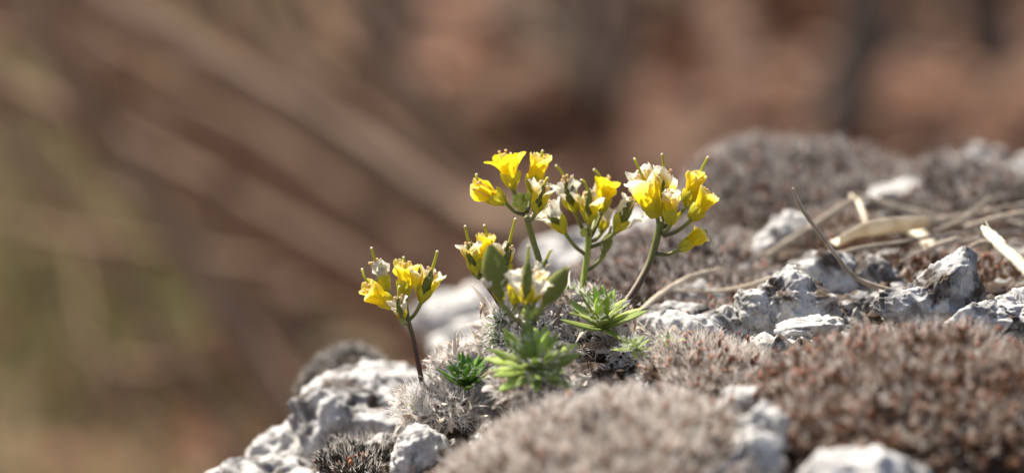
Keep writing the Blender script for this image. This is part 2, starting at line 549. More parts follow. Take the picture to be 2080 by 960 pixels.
def lines(*L):
    """straight leaning stems: (x0,y0) high end, (x1,y1) where the stem goes behind the rock, depth, radius"""
    out = []
    for x0, y0, x1, y1, d, r in L:
        q = [(x1 + (x1 - x0) * .35, y1 + (y1 - y0) * .35 + 40, d), (x1, y1, d), ((x0 + x1) / 2 + 12, (y0 + y1) / 2 - 10, d), (x0, y0, d), (x0 - (x1 - x0) * .6, y0 - (y1 - y0) * .7, d)]
        out.append((q, r))
    return out
shrub((1620, 1700), 1.15, 'bare grey-brown shrub behind the rock with many stems leaning over together', lines(
    (190, 0, 900, 440, 1.10, .0105), (60, 20, 900, 560, 1.3, .0090), (420, 0, 980, 470, 1.4, .0085), (0, 170, 860, 640, 1.2, .0080),
    (560, 0, 960, 380, 1.5, .0085), (150, 150, 820, 580, 1.45, .0100), (330, 30, 940, 500, 1.2, .0050), (240, 330, 850, 690, 1.5, .0080), (690, 0, 1010, 430, 1.3, .0050)), 100)
shrub((900, 1800), 1.0, 'small bare shrub with thin stems rising steeply beside the rock foot', lines(
    (150, 200, 580, 840, 1.05, .0066), (60, 330, 500, 960, 1.3, .0050), (330, 330, 640, 800, 1.4, .0060), (250, 120, 600, 700, 1.6, .0060)), 140)

def sapling(base_px, top_px, d, rad, label, seed):
    a = W(*base_px, d)
    root = np.array([a[0], a[1], ground_h(np.array([a[0]]), np.array([a[1]]))[0] - .05])
    top = W(*top_px, d)
    dirv = top - a
    P = [root, a * .5 + root * .5, a, a + dirv * .5, top, top + dirv * 2.0, top + dirv * 4.0 + np.array([.05, .03, .2])]
    t = thing('tree_sapling', root, label, 'tree', 'slim saplings standing in the leaf litter')
    r = np.random.default_rng(seed)
    tr = woody(t, 'trunk', P, [rad * 1.15, rad * 1.05, rad, rad * .95, rad * .9, rad * .7, rad * .4], M['bark_dark'], 0, seed)
    C = catmull(P, 60)
    for k in range(7):
        i = int(r.uniform(28, 58))
        d0 = norm(np.array([r.normal(), r.normal() * .8, .7]))
        ln = r.uniform(.3, .7)
        q = [C[i], C[i] + d0 * ln * .5, C[i] + d0 * ln + np.array([0, 0, .12])]
        woody(t, 'branch', q, [rad * .35, rad * .2, .002], M['bark_dark'], 2, seed + 10 + k)
sapling((1225, 420), (1250, -20), 3.2, .020, 'slim dark sapling trunk standing straight behind the tallest flower heads', 200)
sapling((1700, 330), (1770, -20), 3.0, .024, 'dark sapling trunk leaning slightly behind the rear moss cushion', 210)
sapling((1170, 400), (1160, -20), 3.4, .022, 'thin dark sapling trunk farther back in the brown leaf litter', 220)
sapling((2040, 200), (1985, -20), 3.6, .034, 'thick dark sapling trunk behind the pale stone at the rear edge', 230)
sapling((770, 420), (790, -20), 3.2, .020, 'dark sapling trunk partly hidden by the leaning bare shrub', 240)
sapling((1420, 380), (1450, -20), 4.2, .025, 'far faint sapling trunk between the two straight dark ones', 250)

# ------------------------------------------------------------------ loose limestone rocks
_ico = {}
def ico(sub):
    if sub not in _ico:
        bm = bmesh.new()
        bmesh.ops.create_icosphere(bm, subdivisions=sub, radius=1)
        v = np.array([q.co[:] for q in bm.verts]); f = np.array([[q.index for q in p.verts] for p in bm.faces])
        bm.free()
        _ico[sub] = (v, f)
    return _ico[sub]

def rock(px, py, hw, hh, d, label, mat='rock', seed=0, sub=5, depth=1.0, facet=.7, rough=1.0, tilt=0.0, peak=None, group=None):
    """half-width/half-height in photo pixels at depth d; every rock sinks into the ledge"""
    r = np.random.default_rng(1000 + seed)
    U, F = ico(sub)
    k = kpx(d)
    n = norm(r.normal(size=(14, 3)))
    h = r.uniform(.72, 1.0, 14)
    dots = U @ n.T
    rad = np.min(np.where(dots > .08, h / np.maximum(dots, .08), 9), axis=1)
    rad = np.minimum(rad, 1.25)
    V = U * (facet * rad + (1 - facet))[:, None]
    V = V * np.array([hw * k, .5 * (hw + hh) * k * depth, hh * k])
    if peak:
        for (ax, az, amt, wd) in peak:
            g = np.exp(-((V[:, 0] / (hw * k) - ax) / wd) ** 2) * sstep(-.2, .8, V[:, 2] / (hh * k))
            V[:, 2] += g * amt * hh * k
    c_, s_ = math.cos(tilt), math.sin(tilt)
    V = np.stack([V[:, 0] * c_ - V[:, 2] * s_, V[:, 1], V[:, 0] * s_ + V[:, 2] * c_], -1)
    size = .5 * (hw + hh) * k
    nrm = norm(V)
    f1 = fbm(V / size * 1.6 + seed, seed, 3, .5)
    f2 = .9 * fbm(V / .0055 + seed, seed + 5, 5, .62) + .45 * fbm(V / .005 + seed, seed + 6, 3, .5, True)
    f3 = fbm(V / .0014 + seed, seed + 9, 3, .6)
    V = V + nrm * (size * .12 * f1 + rough * min(.0012, size * .075) * f2 + rough * .00035 * f3)[:, None]
    # solution pits and hairline cracks
    npit = 90 if sub >= 5 else 40
    pc = V[r.integers(0, len(V), npit)]; prd = r.uniform(.0006, .0024, npit) * min(1.3, size / .007) * (.55 + .45 * rough)
    dep = np.zeros(len(V))
    for q_, w_ in zip(pc, prd):
        dd_ = np.sum((V - q_) ** 2, 1) / w_ ** 2
        dep = np.maximum(dep, np.where(dd_ < 4, np.exp(-dd_) * w_ * .55, 0))
    wob = fbm(V / (size * .5) + 5, seed + 21, 3)
    for q_ in range(5):
        nn_ = norm(r.normal(size=3) + np.array([0, 0, .5 if q_ % 2 else 0]))
        s_ = (V @ nn_ + wob * size * .22 - r.uniform(-.7, .7) * size) / .00035
        dep = np.maximum(dep, .0011 * np.exp(-s_ * s_) * sstep(-.5, .3, vnoise(V / size * 1.5, seed + q_)))
    V = V - nrm * dep[:, None]
    c = W(px, py, d)
    me = np_mesh('limestone_rock', V, F, M[mat])
    return link('limestone_rock', me, world=Matrix.Translation(Vector(c)), label=label, cat='rock', group=group)

rock(1895, 625, 118, 62, .012, 'jagged pale grey limestone crag with a peak behind the red-brown moss cushion', 'rock', 1, 6, .9, .6, 1.25, -.05, peak=[(.50, 1, .95, .26), (.15, 1, .45, .35)])
rock(2075, 640, 95, 48, .006, 'low rough whitish slab leaning against the jagged crag', 'rock_white', 2, 6, .9, .5, 1.2, .12)
rock(1578, 630, 108, 72, .022, 'grey mottled limestone block beside the dark moss pocket under the curved straw', 'rock', 3, 6, 1.0, .65, 1.1, .10, peak=[(.4, 1, .3, .4)])
rock(1680, 566, 82, 64, .05, 'cream limestone block crossed by the curved straw', 'rock', 4, 5, 1.0, .6, 1.0)
rock(1782, 574, 42, 48, .045, 'small upright grey stone at the foot of the thin twig', 'rock_grey', 5, 5)
rock(1608, 470, 56, 38, .10, 'pale rounded stone under the thick slanting straw', 'rock_white', 6, 5, .9, .4)
rock(1545, 520, 26, 48, .095, 'narrow white stone standing at the end of the thick slanting straw', 'rock_white', 7, 4, .9, .4, tilt=-.35)
rock(1360, 650, 92, 34, .035, 'flat pale limestone stone beneath the short straw near the rosettes', 'rock', 8, 5, 1.2)
rock(1392, 690, 72, 56, .012, 'white angular stone behind the small bristly rosette', 'rock_white', 9, 5, 1.0, .75, tilt=.2)
rock(1420, 600, 55, 24, .06, 'small flat pale stone in the dark moss where two straws meet', 'rock', 10, 4)
rock(858, 928, 68, 62, -.022, 'smooth grey and white boulder just below the shaggy left flower cushion', 'rock_white', 11, 6, 1.0, .30, .3, peak=[(-.1, 1, .15, .4)])
rock(735, 868, 160, 118, .065, 'big pitted grey limestone block under the round dark moss mound', 'rock', 12, 6, 1.0, .85, .9, -.15)
rock(790, 775, 85, 42, .085, 'pale weathered limestone block topping the pitted grey block', 'rock_white', 13, 5, 1.1, .6)
rock(592, 925, 92, 68, .07, 'rounded pale stone at the outer edge of the ledge', 'rock_white', 14, 5, 1.0, .4)
rock(560, 985, 150, 58, .05, 'low whitish slab at the very foot of the ledge edge', 'rock', 15, 5, 1.0, .5)
rock(735, 925, 95, 24, .030, 'slanting pale rib of rock across the dark moss crevice', 'rock', 16, 5, 1.0, .5, tilt=.45)
rock(930, 655, 100, 62, .26, 'large blurred white boulder behind the left flower stem', 'rock_white', 17, 5, 1.0, .4, .8, peak=[(.5, 1, .35, .4)])
rock(1010, 720, 120, 70, .20, 'blurred pale grey rock behind the dead-leaf cushions', 'rock_white', 18, 5, 1.0, .5)
rock(1165, 535, 95, 62, .20, 'blurred whitish rock behind the middle flower stems', 'rock_white', 19, 5, 1.0, .5)
rock(1290, 480, 85, 50, .19, 'pale blurred rock between the right flower head and the rear moss', 'rock_white', 20, 5, 1.0, .5)
rock(1995, 325, 52, 40, .24, 'blurred pale blocky stone on the rear moss edge', 'rock', 21, 5, 1.0, .75)
rock(2085, 345, 45, 34, .22, 'grey blurred stone beside the pale blocky rear stone', 'rock', 22, 4, 1.0, .6)
rock(1815, 395, 70, 26, .155, 'low white stone between the two rear moss cushions', 'rock_white', 23, 5, 1.0, .5, tilt=.3)
rock(1500, 822, 52, 40, -.070, 'blurred pale knob of rock topping the seam between the two front moss cushions', 'rock_white', 24, 5, 1.0, .7, 1.3, .2)
rock(1548, 880, 58, 52, -.090, 'blurred rough whitish rock in the middle of the seam between the front moss cushions', 'rock_white', 29, 5, 1.0, .75, 1.4, -.3)
rock(1520, 965, 92, 62, -.100, 'blurred grey-white rock at the foot of the seam beside the broad whitish rock', 'rock', 30, 5, 1.0, .7, 1.4, .15)
rock(1478, 662, 62, 36, .020, 'low grey stone joining the white angular stone to the grey mottled block', 'rock', 31, 5, 1.0, .8, 1.2, -.1)
rock(1655, 668, 72, 30, .010, 'flat broken pale stone at the foot of the grey mottled block', 'rock_white', 32, 5, 1.0, .8, 1.2, .1)
rock(1745, 630, 66, 34, .028, 'dark grey stone in the gap before the jagged crag', 'rock_grey', 33, 5, 1.0, .8, 1.2)
rock(1990, 645, 70, 32, .000, 'small broken stone filling the notch between the crag and the whitish slab', 'rock', 34, 5, 1.0, .8, 1.2, .2)
rock(1755, 1000, 160, 78, -.112, 'blurred broad whitish rock below the red-brown moss cushion', 'rock_white', 25, 5, .9, .45)
rock(1760, 640, 250, 42, .04, 'long low grey slab running behind the red-brown moss cushion', 'rock_grey', 28, 6, .6, .7, 1.0)
rock(1215, 815, 48, 24, -.045, 'small bluish-grey stone behind the front grey moss cushion', 'rock', 26, 4, 1.0, .4)
rock(1130, 795, 55, 30, -.012, 'small pale stone under the front green rosette', 'rock', 27, 4)

# ------------------------------------------------------------------ soil crumbs and plant debris lying on the ledge
def ledge_full(x, y):
    z = ledge(x, y)
    p = np.stack([x, y, z], -1)
    return z - .0025 + .0022 * fbm(p * 70, 3, 4, .55, True) + .0018 * fbm(p * 240, 9, 3) - .0015
_rc = np.random.default_rng(71)
nC = 14000
cx = _rc.uniform(-.07, .15, nC); cy = _rc.uniform(-.12, .27, nC)
ok = (edge_sd(cx, cy) < .0)
cx, cy = cx[ok], cy[ok]; nC = len(cx)
cr = .0004 + .0011 * _rc.uniform(size=nC) ** 3
U0, F0 = ico(1)
dens = fbm(np.stack([cx, cy, cx * 0], -1) * 90, 72, 2)
cr = cr * np.clip(1 + .7 * dens, .4, 2)
cc = np.stack([cx, cy, ledge_full(cx, cy) + cr * .3], -1)
jig = 1 + .35 * _rc.normal(size=(nC, len(U0), 1)).clip(-1, 1)
V = cc[:, None] + U0[None] * jig * cr[:, None, None] * _rc.uniform(.6, 1.3, (nC, 1, 3))
F = (np.arange(nC)[:, None, None] * len(U0) + F0[None]).reshape(-1, 3)
M['crumb'] = leafy('soil_crumb', (.75, .75, .75), (1, 1, 1), 600, .95, 0, .2, use_col=True)
pal = np.array([(.05, .034, .024), (.09, .06, .042), (.14, .10, .075), (.35, .33, .30), (.50, .48, .45)])[_rc.choice(5, nC, p=[.33, .27, .2, .12, .08])]
put('soil_crumbs', V.reshape(-1, 3), F, M['crumb'], (0, 0, 0), smooth=False, col=np.repeat(pal, len(U0), 0), label='dark soil crumbs and tiny grit scattered between the stones', cat='soil', kind='stuff')
nD = 16000
dx = _rc.uniform(-.07, .15, nD); dy = _rc.uniform(-.12, .27, nD)
ok = (edge_sd(dx, dy) < .0) & (fbm(np.stack([dx, dy, dx * 0], -1) * 60, 75, 2) > -.1)
dx, dy = dx[ok], dy[ok]; nD = len(dx)
V, F = strands(np.stack([dx, dy, ledge_full(dx, dy) + .0002], -1), np.stack([_rc.normal(size=nD), _rc.normal(size=nD), _rc.uniform(.1, 1.2, nD)], -1), _rc.uniform(.0012, .0042, nD), _rc.uniform(.00015, .0004, nD), .8)
pal = np.array([(.10, .06, .04), (.17, .11, .075), (.30, .23, .17), (.55, .49, .42)])[_rc.choice(4, nD, p=[.35, .3, .2, .15])]
put('moss_debris', V, F, M['crumb'], (0, 0, 0), smooth=False, col=np.repeat(pal, 5, 0), label='brown scraps of dead moss strewn over the ledge', cat='debris', kind='stuff')

# ------------------------------------------------------------------ moss cushions
def cushion(px, py, hw, dep, hgt, d, label, leafmat='moss_leaf', seed=0, spacing=2.3, shoot=4.2, tuft=26, caps=.25, hairlen=2.4, hairs=1.0, sink=.2, lean=0.0, skew=0.0, wl=.32, wh=.10, var=.35):
    """hw, hgt in px; dep (depth radius) in m; (px,py) = centre of the foot on the ledge; lengths of shoots in mm"""
    global rng
    rng = np.random.default_rng(3000 + seed)
    k = kpx(d)
    c = W(px, py, d)
    rx, ry, H = hw * k, dep, hgt * k
    cz = c[2]
    def surf(u, v):
        x = c[0] + u * rx; y = c[1] + v * ry
        p = np.stack([x, y, np.zeros_like(x)], -1)
        rr = np.clip(1 - (u * u + v * v) * (1 + .22 * fbm(p / .02, seed, 2)), 0, 1)
        z = cz + H * (rr ** .55) * (1 + .10 * fbm(p / .012, seed + 3, 3)) + lean * u * H + skew * v * H * rr - .003
        return np.stack([x, y, z], -1)
    g = 56
    uu, vv = np.meshgrid(np.linspace(-1, 1, g), np.linspace(-1, 1, g))
    # square to disc
    du = uu * np.sqrt(1 - vv * vv / 2) * 1.04; dv = vv * np.sqrt(1 - uu * uu / 2) * 1.04
    S = surf(du, dv)
    S[..., 2] -= .0012
    rim = np.maximum(np.abs(uu), np.abs(vv)) > .97
    S[rim, 2] -= .014
    base = thing('moss_cushion', (c[0], c[1], cz - .003), label, 'moss', 'moss cushions on the ledge')
    put('moss_mound', S.reshape(-1, 3), grid_faces(g, g), M['moss_core'], c, parent=base)
    sp = spacing * 1e-3
    area = math.pi * rx * ry * 1.35 + 2 * H * (rx + ry)
    n = int(area / sp ** 2)
    a = rng.uniform(0, 2 * np.pi, n); r = np.sqrt(rng.uniform(0, 1, n)) ** .85 * .985
    u, v = r * np.cos(a), r * np.sin(a)
    P = surf(u, v)
    e = .01
    Nn = norm(np.cross(surf(u + e, v) - surf(u - e, v), surf(u, v + e) - surf(u, v - e)))
    Nn = norm(Nn + .45 * rng.normal(size=Nn.shape) + np.array([0, 0, .25]))
    SL = shoot * 1e-3 * rng.uniform(.9 - var, .9 + var, n)
    # leaves along each shoot
    m = tuft
    Pi = np.repeat(P, m, 0); Ni = np.repeat(Nn, m, 0); Li = np.repeat(SL, m)
    h = rng.uniform(-.1, 1, len(Pi))
    jit = rng.normal(size=Pi.shape) * .00030
    LP = Pi + Ni * (Li * h * .75)[:, None] + jit
    LD = norm(Ni * (.75 + .5 * h)[:, None] + .36 * rng.normal(size=Pi.shape))
    LL = Li * .42 * rng.uniform(.6, 1.2, len(Pi))
    V, F = strands(LP, LD, LL, wl * 1e-3 * rng.uniform(.7, 1.3, len(LP)), .5)
    put('moss_leaves', V, F, M[leafmat], c, parent=base, kind='stuff', smooth=False)
    # white hair points continue the upper leaves
    sel = np.where((h > .35) & (rng.uniform(size=len(h)) < hairs))[0]
    HP = LP[sel] + LD[sel] * LL[sel][:, None] * .8
    V, F = strands(HP, LD[sel] + Ni[sel] * .4, hairlen * 1e-3 * rng.uniform(.5, 1.2, len(sel)), wh * 1e-3 * rng.uniform(.7, 1.3, len(sel)), .7)
    put('moss_hairs', V, F, M['moss_hair'], c, parent=base, kind='stuff', smooth=False)
    if caps:
        q = np.where(rng.uniform(size=n) < caps)[0]
        V, F = blobs(P[q] + Nn[q] * (SL[q] * rng.uniform(.5, 1.0, len(q)))[:, None], Nn[q] + .8 * rng.normal(size=(len(q), 3)), rng.uniform(.0014, .0028, len(q)), rng.uniform(.0003, .0006, len(q)))
        put('moss_capsules', V, F, M['capsule'], c, parent=base, kind='stuff')
    return base

cushion(1180, 1022, 312, .046, 170, -.088, 'broad grey-brown moss cushion in front of the flowering plants', 'moss_leaf_grey', 1, 2.5, 4.6, 34, .45, 3.0, .8, lean=.5, var=.55, wh=.12, wl=.36)
cushion(1835, 898, 370, .040, 212, -.062, 'thick red-brown moss cushion with white hairs in front of the jagged crag', 'moss_leaf', 2, 2.4, 4.4, 34, .55, 2.5, .42, lean=.10, var=.55, wl=.34, wh=.11)
cushion(1630, 438, 262, .055, 135, .20, 'wide grey moss cushion on the rear of the ledge', 'moss_leaf_purple', 3, 2.7, 4.4, 28, .1, 2.4, .36, lean=-.12)
cushion(1975, 455, 180, .050, 108, .16, 'rear grey-brown moss cushion beside the low white stone', 'moss_leaf_purple', 4, 2.7, 4.2, 28, .1, 2.2, .32)
cushion(1385, 560, 215, .045, 75, .10, 'flat dark brown moss mat behind the right flower stem', 'moss_leaf_purple', 5, 2.5, 4.0, 28, .2, 2.2, .4)
cushion(1445, 668, 115, .022, 40, .035, 'small dark moss tuft between the white angular stone and grey block', 'moss_leaf', 6, 2.2, 3.4, 22, .3, 1.8, .4)
cushion(712, 815, 105, .028, 122, .11, 'round blackish moss mound with a pale fringe on the left rock edge', 'moss_leaf_dark', 7, 1.4, 1.3, 14, 0, 1.2, .25)
cushion(745, 925, 90, .018, 28, .022, 'dark moss filling the crevice of the pitted grey block', 'moss_leaf_dark', 8, 2.2, 3.2, 26, .12, 1.8, .45)
cushion(1440, 772, 115, .024, 70, -.024, 'low pale-haired moss tuft with rusty capsules beside the small rosette', 'moss_leaf_grey', 9, 2.3, 3.8, 24, .35, 2.6, .9)
cushion(1690, 470, 120, .025, 34, .11, 'thin brown moss strip beneath the dry straws', 'moss_leaf', 10, 2.6, 3.4, 20, .1, 1.8, .4)
cushion(1910, 545, 170, .020, 28, .055, 'low dark moss under the tangle of dry grass', 'moss_leaf', 11, 2.6, 3.0, 20, .2, 1.6, .3)
cushion(1120, 800, 120, .018, 26, -.005, 'dark crumbly moss between the front rosette and the grey cushion', 'moss_leaf_dark', 12, 2.4, 3.0, 20, .2, 1.8, .3)

# ------------------------------------------------------------------ dry grass stalks
rng = np.random.default_rng(77)
def straw(pts, width, label, mat='straw', flat=.45, taper=.6, name='grass_stalk', cat='dry grass'):
    P = [W(a, b, d) for a, b, d in pts]
    k = kpx(pts[0][2])
    r0 = width * .37 * k
    n, sd_ = 9 * len(P), 14
    rs_ = np.random.default_rng(int(pts[0][0]))
    V, F = tube(P, [r0 * .7, r0, r0 * .92, r0, r0 * taper], sd_, n, flat)
    V = V + .16 * r0 * fbm(V * 700, int(pts[0][0]), 3)[:, None]
    fib = np.tile(np.clip(.82 + .22 * rs_.normal(size=sd_), .35, 1.15), n)
    blot = 1 + .28 * np.repeat(fbm(np.stack([np.linspace(0, 9, n)] * 3, -1), 7, 3), sd_)
    colr = np.concatenate([fib * blot, [.6, .6]])[:, None] * np.array([1, .985, .96])
    V[:sd_] += rs_.normal(size=(sd_, 3)) * r0 * .35
    V[(n - 1) * sd_:n * sd_] += rs_.normal(size=(sd_, 3)) * r0 * .45
    return put(name, V, F, M[mat], P[0], col=np.clip(colr, 0, 1.2), label=label, cat=cat, group='dry stalks on the ledge')
straw([(1285, 645, .03), (1340, 598, .04), (1400, 563, .05), (1466, 545, .055)], 14, 'short thick straw lying from the right rosette towards the moss mat')
straw([(1372, 590, .05), (1480, 588, .05), (1600, 553, .045), (1730, 507, .05), (1850, 488, .055)], 10, 'long curved straw crossing the grey and cream limestone blocks')
straw([(1556, 520, .085), (1640, 466, .09), (1738, 402, .10)], 18, 'thick slanting straw propped on the pale rounded stone', taper=.8)
straw([(1610, 383, .01), (1630, 425, .012), (1662, 470, .014), (1700, 520, .016), (1742, 566, .018), (1818, 592, .02)], 13, 'thin dark twig standing up and bending down to the jagged crag', 'straw_grey', 1.0, 1.1, 'twig', 'twig')
straw([(1735, 392, .10), (1850, 428, .10), (1985, 462, .10)], 17, 'broad flat straw lying in front of the rear right moss', 'straw', .35, .8)
straw([(1742, 405, .095), (1752, 430, .09), (1760, 455, .085)], 15, 'short stub of straw below the end of the thick slanting straw')
straw([(1680, 520, .06), (1820, 492, .062), (1980, 468, .065)], 10, 'thin grey straw running along the pale papery husk', 'straw_grey')
straw([(1850, 455, .09), (1990, 432, .09), (2110, 408, .09)], 12, 'grey straw at the back of the dry grass tangle', 'straw_grey')
straw([(1880, 506, .05), (1925, 490, .052), (1952, 483, .055)], 14, 'short pale straw end behind the crag peak')
straw([(1960, 462, .075), (2040, 440, .08), (2120, 428, .085)], 15, 'wide pale straw passing behind the bright split stem', taper=.9)
straw([(1870, 512, .06), (1980, 516, .06), (2110, 520, .06)], 9, 'thin straw stretched behind the crag towards the bright split stem', 'straw_grey')
straw([(1960, 510, .05), (1990, 492, .05), (2030, 492, .05)], 10, 'hooked piece of straw beside the bright split stem')
straw([(1650, 512, .09), (1560, 512, .09), (1520, 530, .085)], 8, 'faint grey straw under the thick slanting straw', 'straw_grey')
straw([(1990, 480, .075), (2060, 470, .08), (2120, 478, .08)], 11, 'brownish straw lying across behind the bright split stem', 'straw_grey')
straw([(1790, 395, .12), (1890, 418, .125), (2090, 390, .13)], 9, 'thin straw resting on the rear right moss', 'straw_grey')
straw([(1998, 460, .03), (2045, 510, .02), (2110, 570, .01)], 36, 'bright cream split stem lying over the tangle beside the crag', 'straw_pale', .3, 1.0)

straw([(1700, 470, .085), (1790, 452, .088), (1860, 470, .09)], 8, 'thin bent straw above the cream papery husk', 'straw_grey')
straw([(1900, 470, .08), (1960, 440, .085), (2010, 400, .09)], 7, 'fine straw crossing up over the broad flat straw')
straw([(1830, 530, .05), (1900, 500, .055), (1990, 488, .06), (2100, 500, .06)], 8, 'slack grey straw just behind the crag peak', 'straw_grey')
straw([(1500, 560, .06), (1560, 545, .065), (1640, 548, .065)], 6, 'short fine straw on top of the grey mottled block', 'straw_grey')
straw([(2000, 420, .10), (2060, 450, .10), (2120, 462, .10)], 9, 'pale straw bit dropping behind the bright split stem')
def husk(pts, width, label, seed):
    """papery folded leaf piece: a thin curled sheet with thickness"""
    P = catmull([W(a, b, d) for a, b, d in pts], 14)
    k = kpx(pts[0][2])
    T = norm(np.gradient(P, axis=0))
    N = norm(np.cross(T, np.array([0, .4, 1.0])))
    B = np.cross(N, T)
    s = np.linspace(-1, 1, 7)
    wv = width * k * .5 * (.55 + .45 * np.sin(np.linspace(.35, 2.7, 14)))
    V = P[:, None] + N[:, None] * (s[None, :, None] * wv[:, None, None]) + B[:, None] * ((s ** 2 * .5)[None, :, None] * wv[:, None, None])
    V = V + B[:, None] * (.12 * wv[:, None] * fbm(V * 250, seed, 3))[..., None]
    th = .00025
    V2 = V - B[:, None] * th
    nV = 14 * 7
    F = grid_faces(14, 7)
    a = np.arange(nV).reshape(14, 7)
    rim = np.concatenate([a[0], a[1:, -1], a[-1, ::-1][1:], a[::-1, 0][1:-1]])
    rj = np.roll(rim, -1)
    V = np.vstack([V.reshape(-1, 3), V2.reshape(-1, 3)])
    F = np.vstack([F, F[:, ::-1] + nV, np.stack([rj, rim, rim + nV, rj + nV], -1)])
    put('dry_husk', V, F, M['husk'], P[0], label=label, cat='dry leaf')
husk([(1700, 496, .058), (1750, 478, .06), (1810, 468, .062), (1882, 458, .065)], 76, 'cream papery husk lying folded among the straws', 5)
husk([(1790, 470, .085), (1840, 470, .085), (1880, 500, .08)], 70, 'tan papery husk piece standing behind the cream one', 8)

# ------------------------------------------------------------------ flowering plants
YEL, YEL2, ORA, WHT = np.array([.94, .775, .022]), np.array([.88, .60, .01]), np.array([.85, .50, .10]), np.array([.86, .82, .70])
SEPG, SEPY = np.array([.46, .46, .04]), np.array([.80, .66, .03])

def sheet(T, S, fn, mat, name, colfn):
    t, s = np.meshgrid(1 - (1 - np.linspace(0, 1, T)) ** 1.35, np.linspace(-1, 1, S), indexing='ij')
    V = fn(t, s)
    return np_mesh(name, V.reshape(-1, 3), grid_faces(T, S), M[mat], col=colfn(t, s).reshape(-1, 3))

def petal_mesh(fade, flare, r):
    """unit flower: axis +Z, this petal on the +X side"""
    wd = r.uniform(.17, .23) * (1 - .25 * fade)
    cr = .02 + .05 * fade
    seed = int(r.integers(1e6))
    fl = flare * r.uniform(.5, 1.3)
    tw = r.normal() * (.2 + .5 * fade)
    ln = r.uniform(.92, 1.06)
    def fn(t, s):
        w = .045 + wd * sstep(.15, .72, t)
        w = w * np.clip(1 - (np.clip((t - .66) / .345, 0, 1)) ** 2.6, .03, 1) ** .5
        rad = .045 + .115 * np.sin(np.minimum(t, .5) * np.pi) + fl * np.maximum(t - .48, 0) ** 1.4
        z = t * ln - .35 * fl * np.maximum(t - .5, 0) ** 2 - .05 * (1 - np.abs(s)) * sstep(.85, 1, t)
        a = tw * sstep(.4, 1, t)
        y = s * w * np.cos(a)
        x = rad - .9 * (s * w) ** 2 / .2 * (1 - .5 * t) + s * w * np.sin(a)
        V = np.stack([x, y, z], -1)
        q = V * (7 if fade > .4 else 4)
        for c in range(3):
            V[..., c] += cr * fbm(q + 9 * c, seed + c, 2) * sstep(.2, .7, t) * (1.2 if c != 2 else .6)
        return V
    def cf(t, s):
        q = np.stack([t * 5, s * 2.5, 0 * t + seed % 97], -1)
        lim = 1.02 - .62 * fade ** 1.3
        e = np.clip(sstep(lim - .10, lim + .16, t + .10 * np.abs(s) + .12 * fbm(q, 5, 2) * (fade > .05)), 0, 1)[..., None] * min(1, fade * 2.2)
        base = YEL * (.86 + .14 * t[..., None])
        mid = np.exp(-((t - lim + .08) / .10) ** 2)[..., None] * min(fade, .5) * .55
        c = base * (1 - mid) + ORA * mid
        return c * (1 - e) + WHT * e
    return sheet(11, 6, fn, 'petal', 'petal', cf)

def sepal_mesh(r):
    wd = r.uniform(.15, .18); ln = r.uniform(.42, .50); seed = int(r.integers(1e6)); y0 = r.uniform(.15, .9)
    def fn(t, s):
        w = wd * np.sqrt(np.clip(np.sin(np.pi * (t * .86 + .12)), 0, 1))
        rad = .05 + .165 * np.sin(np.pi * np.minimum(t, 1) * .66)
        x = rad - 1.1 * (s * w) ** 2 / .2
        return np.stack([x, s * w, t * ln - .01], -1) + .008 * fbm(np.stack([t * 4, s * 2, t * 0], -1), seed, 2)[..., None]
    def cf(t, s):
        g = np.clip(y0 * (.6 + .4 * np.abs(s)) + .2 * t, 0, 1)[..., None]
        return SEPG * (1 - g) + SEPY * g
    return sheet(6, 5, fn, 'sepal', 'sepal', cf)

def pod_mesh(wd, th, ln):
    T, A = 9, 8
    t = np.linspace(0, 1, T)
    w = np.sin(np.pi * np.clip(t * .93 + .03, 0, 1)) ** .75
    a = np.linspace(0, 2 * np.pi, A, endpoint=False)
    V = np.stack([w[:, None] * wd * np.cos(a)[None], w[:, None] * th * np.sin(a)[None], np.repeat(t[:, None] * ln, A, 1)], -1)
    return np_mesh('seed_pod', V.reshape(-1, 3), grid_faces(T, A, True), M['pod'])

PETALS = {}
_r = np.random.default_rng(5)
for key, fade, flare in (('fresh', .0, .95), ('yellow', .2, .30), ('fading', .5, .32), ('white', .95, .36)):
    PETALS[key] = [petal_mesh(fade, flare, _r) for _ in range(7)]
SEPALS = [sepal_mesh(_r) for _ in range(6)]
PODS = [pod_mesh(.15, .085, .80), pod_mesh(.18, .09, .82), pod_mesh(.21, .10, .86)]

def frame(base, axis, roll):
    z = Vector(axis).normalized()
    x = Vector((1, 0, 0)) - z * z.x
    if x.length < .1:
        x = Vector((0, 1, 0)) - z * z.y
    x.normalize()
    y = z.cross(x)
    m = Matrix((x, y, z)).transposed().to_4x4()
    return Matrix.Translation(Vector(base)) @ m @ Matrix.Rotation(roll, 4, 'Z')

def stem_col(t, lo=(.085, .045, .035), hi=(.16, .19, .045), a=.25, b=.8):
    f = sstep(a, b, t)[:, None]
    return np.array(lo) * (1 - f) + np.array(hi) * f

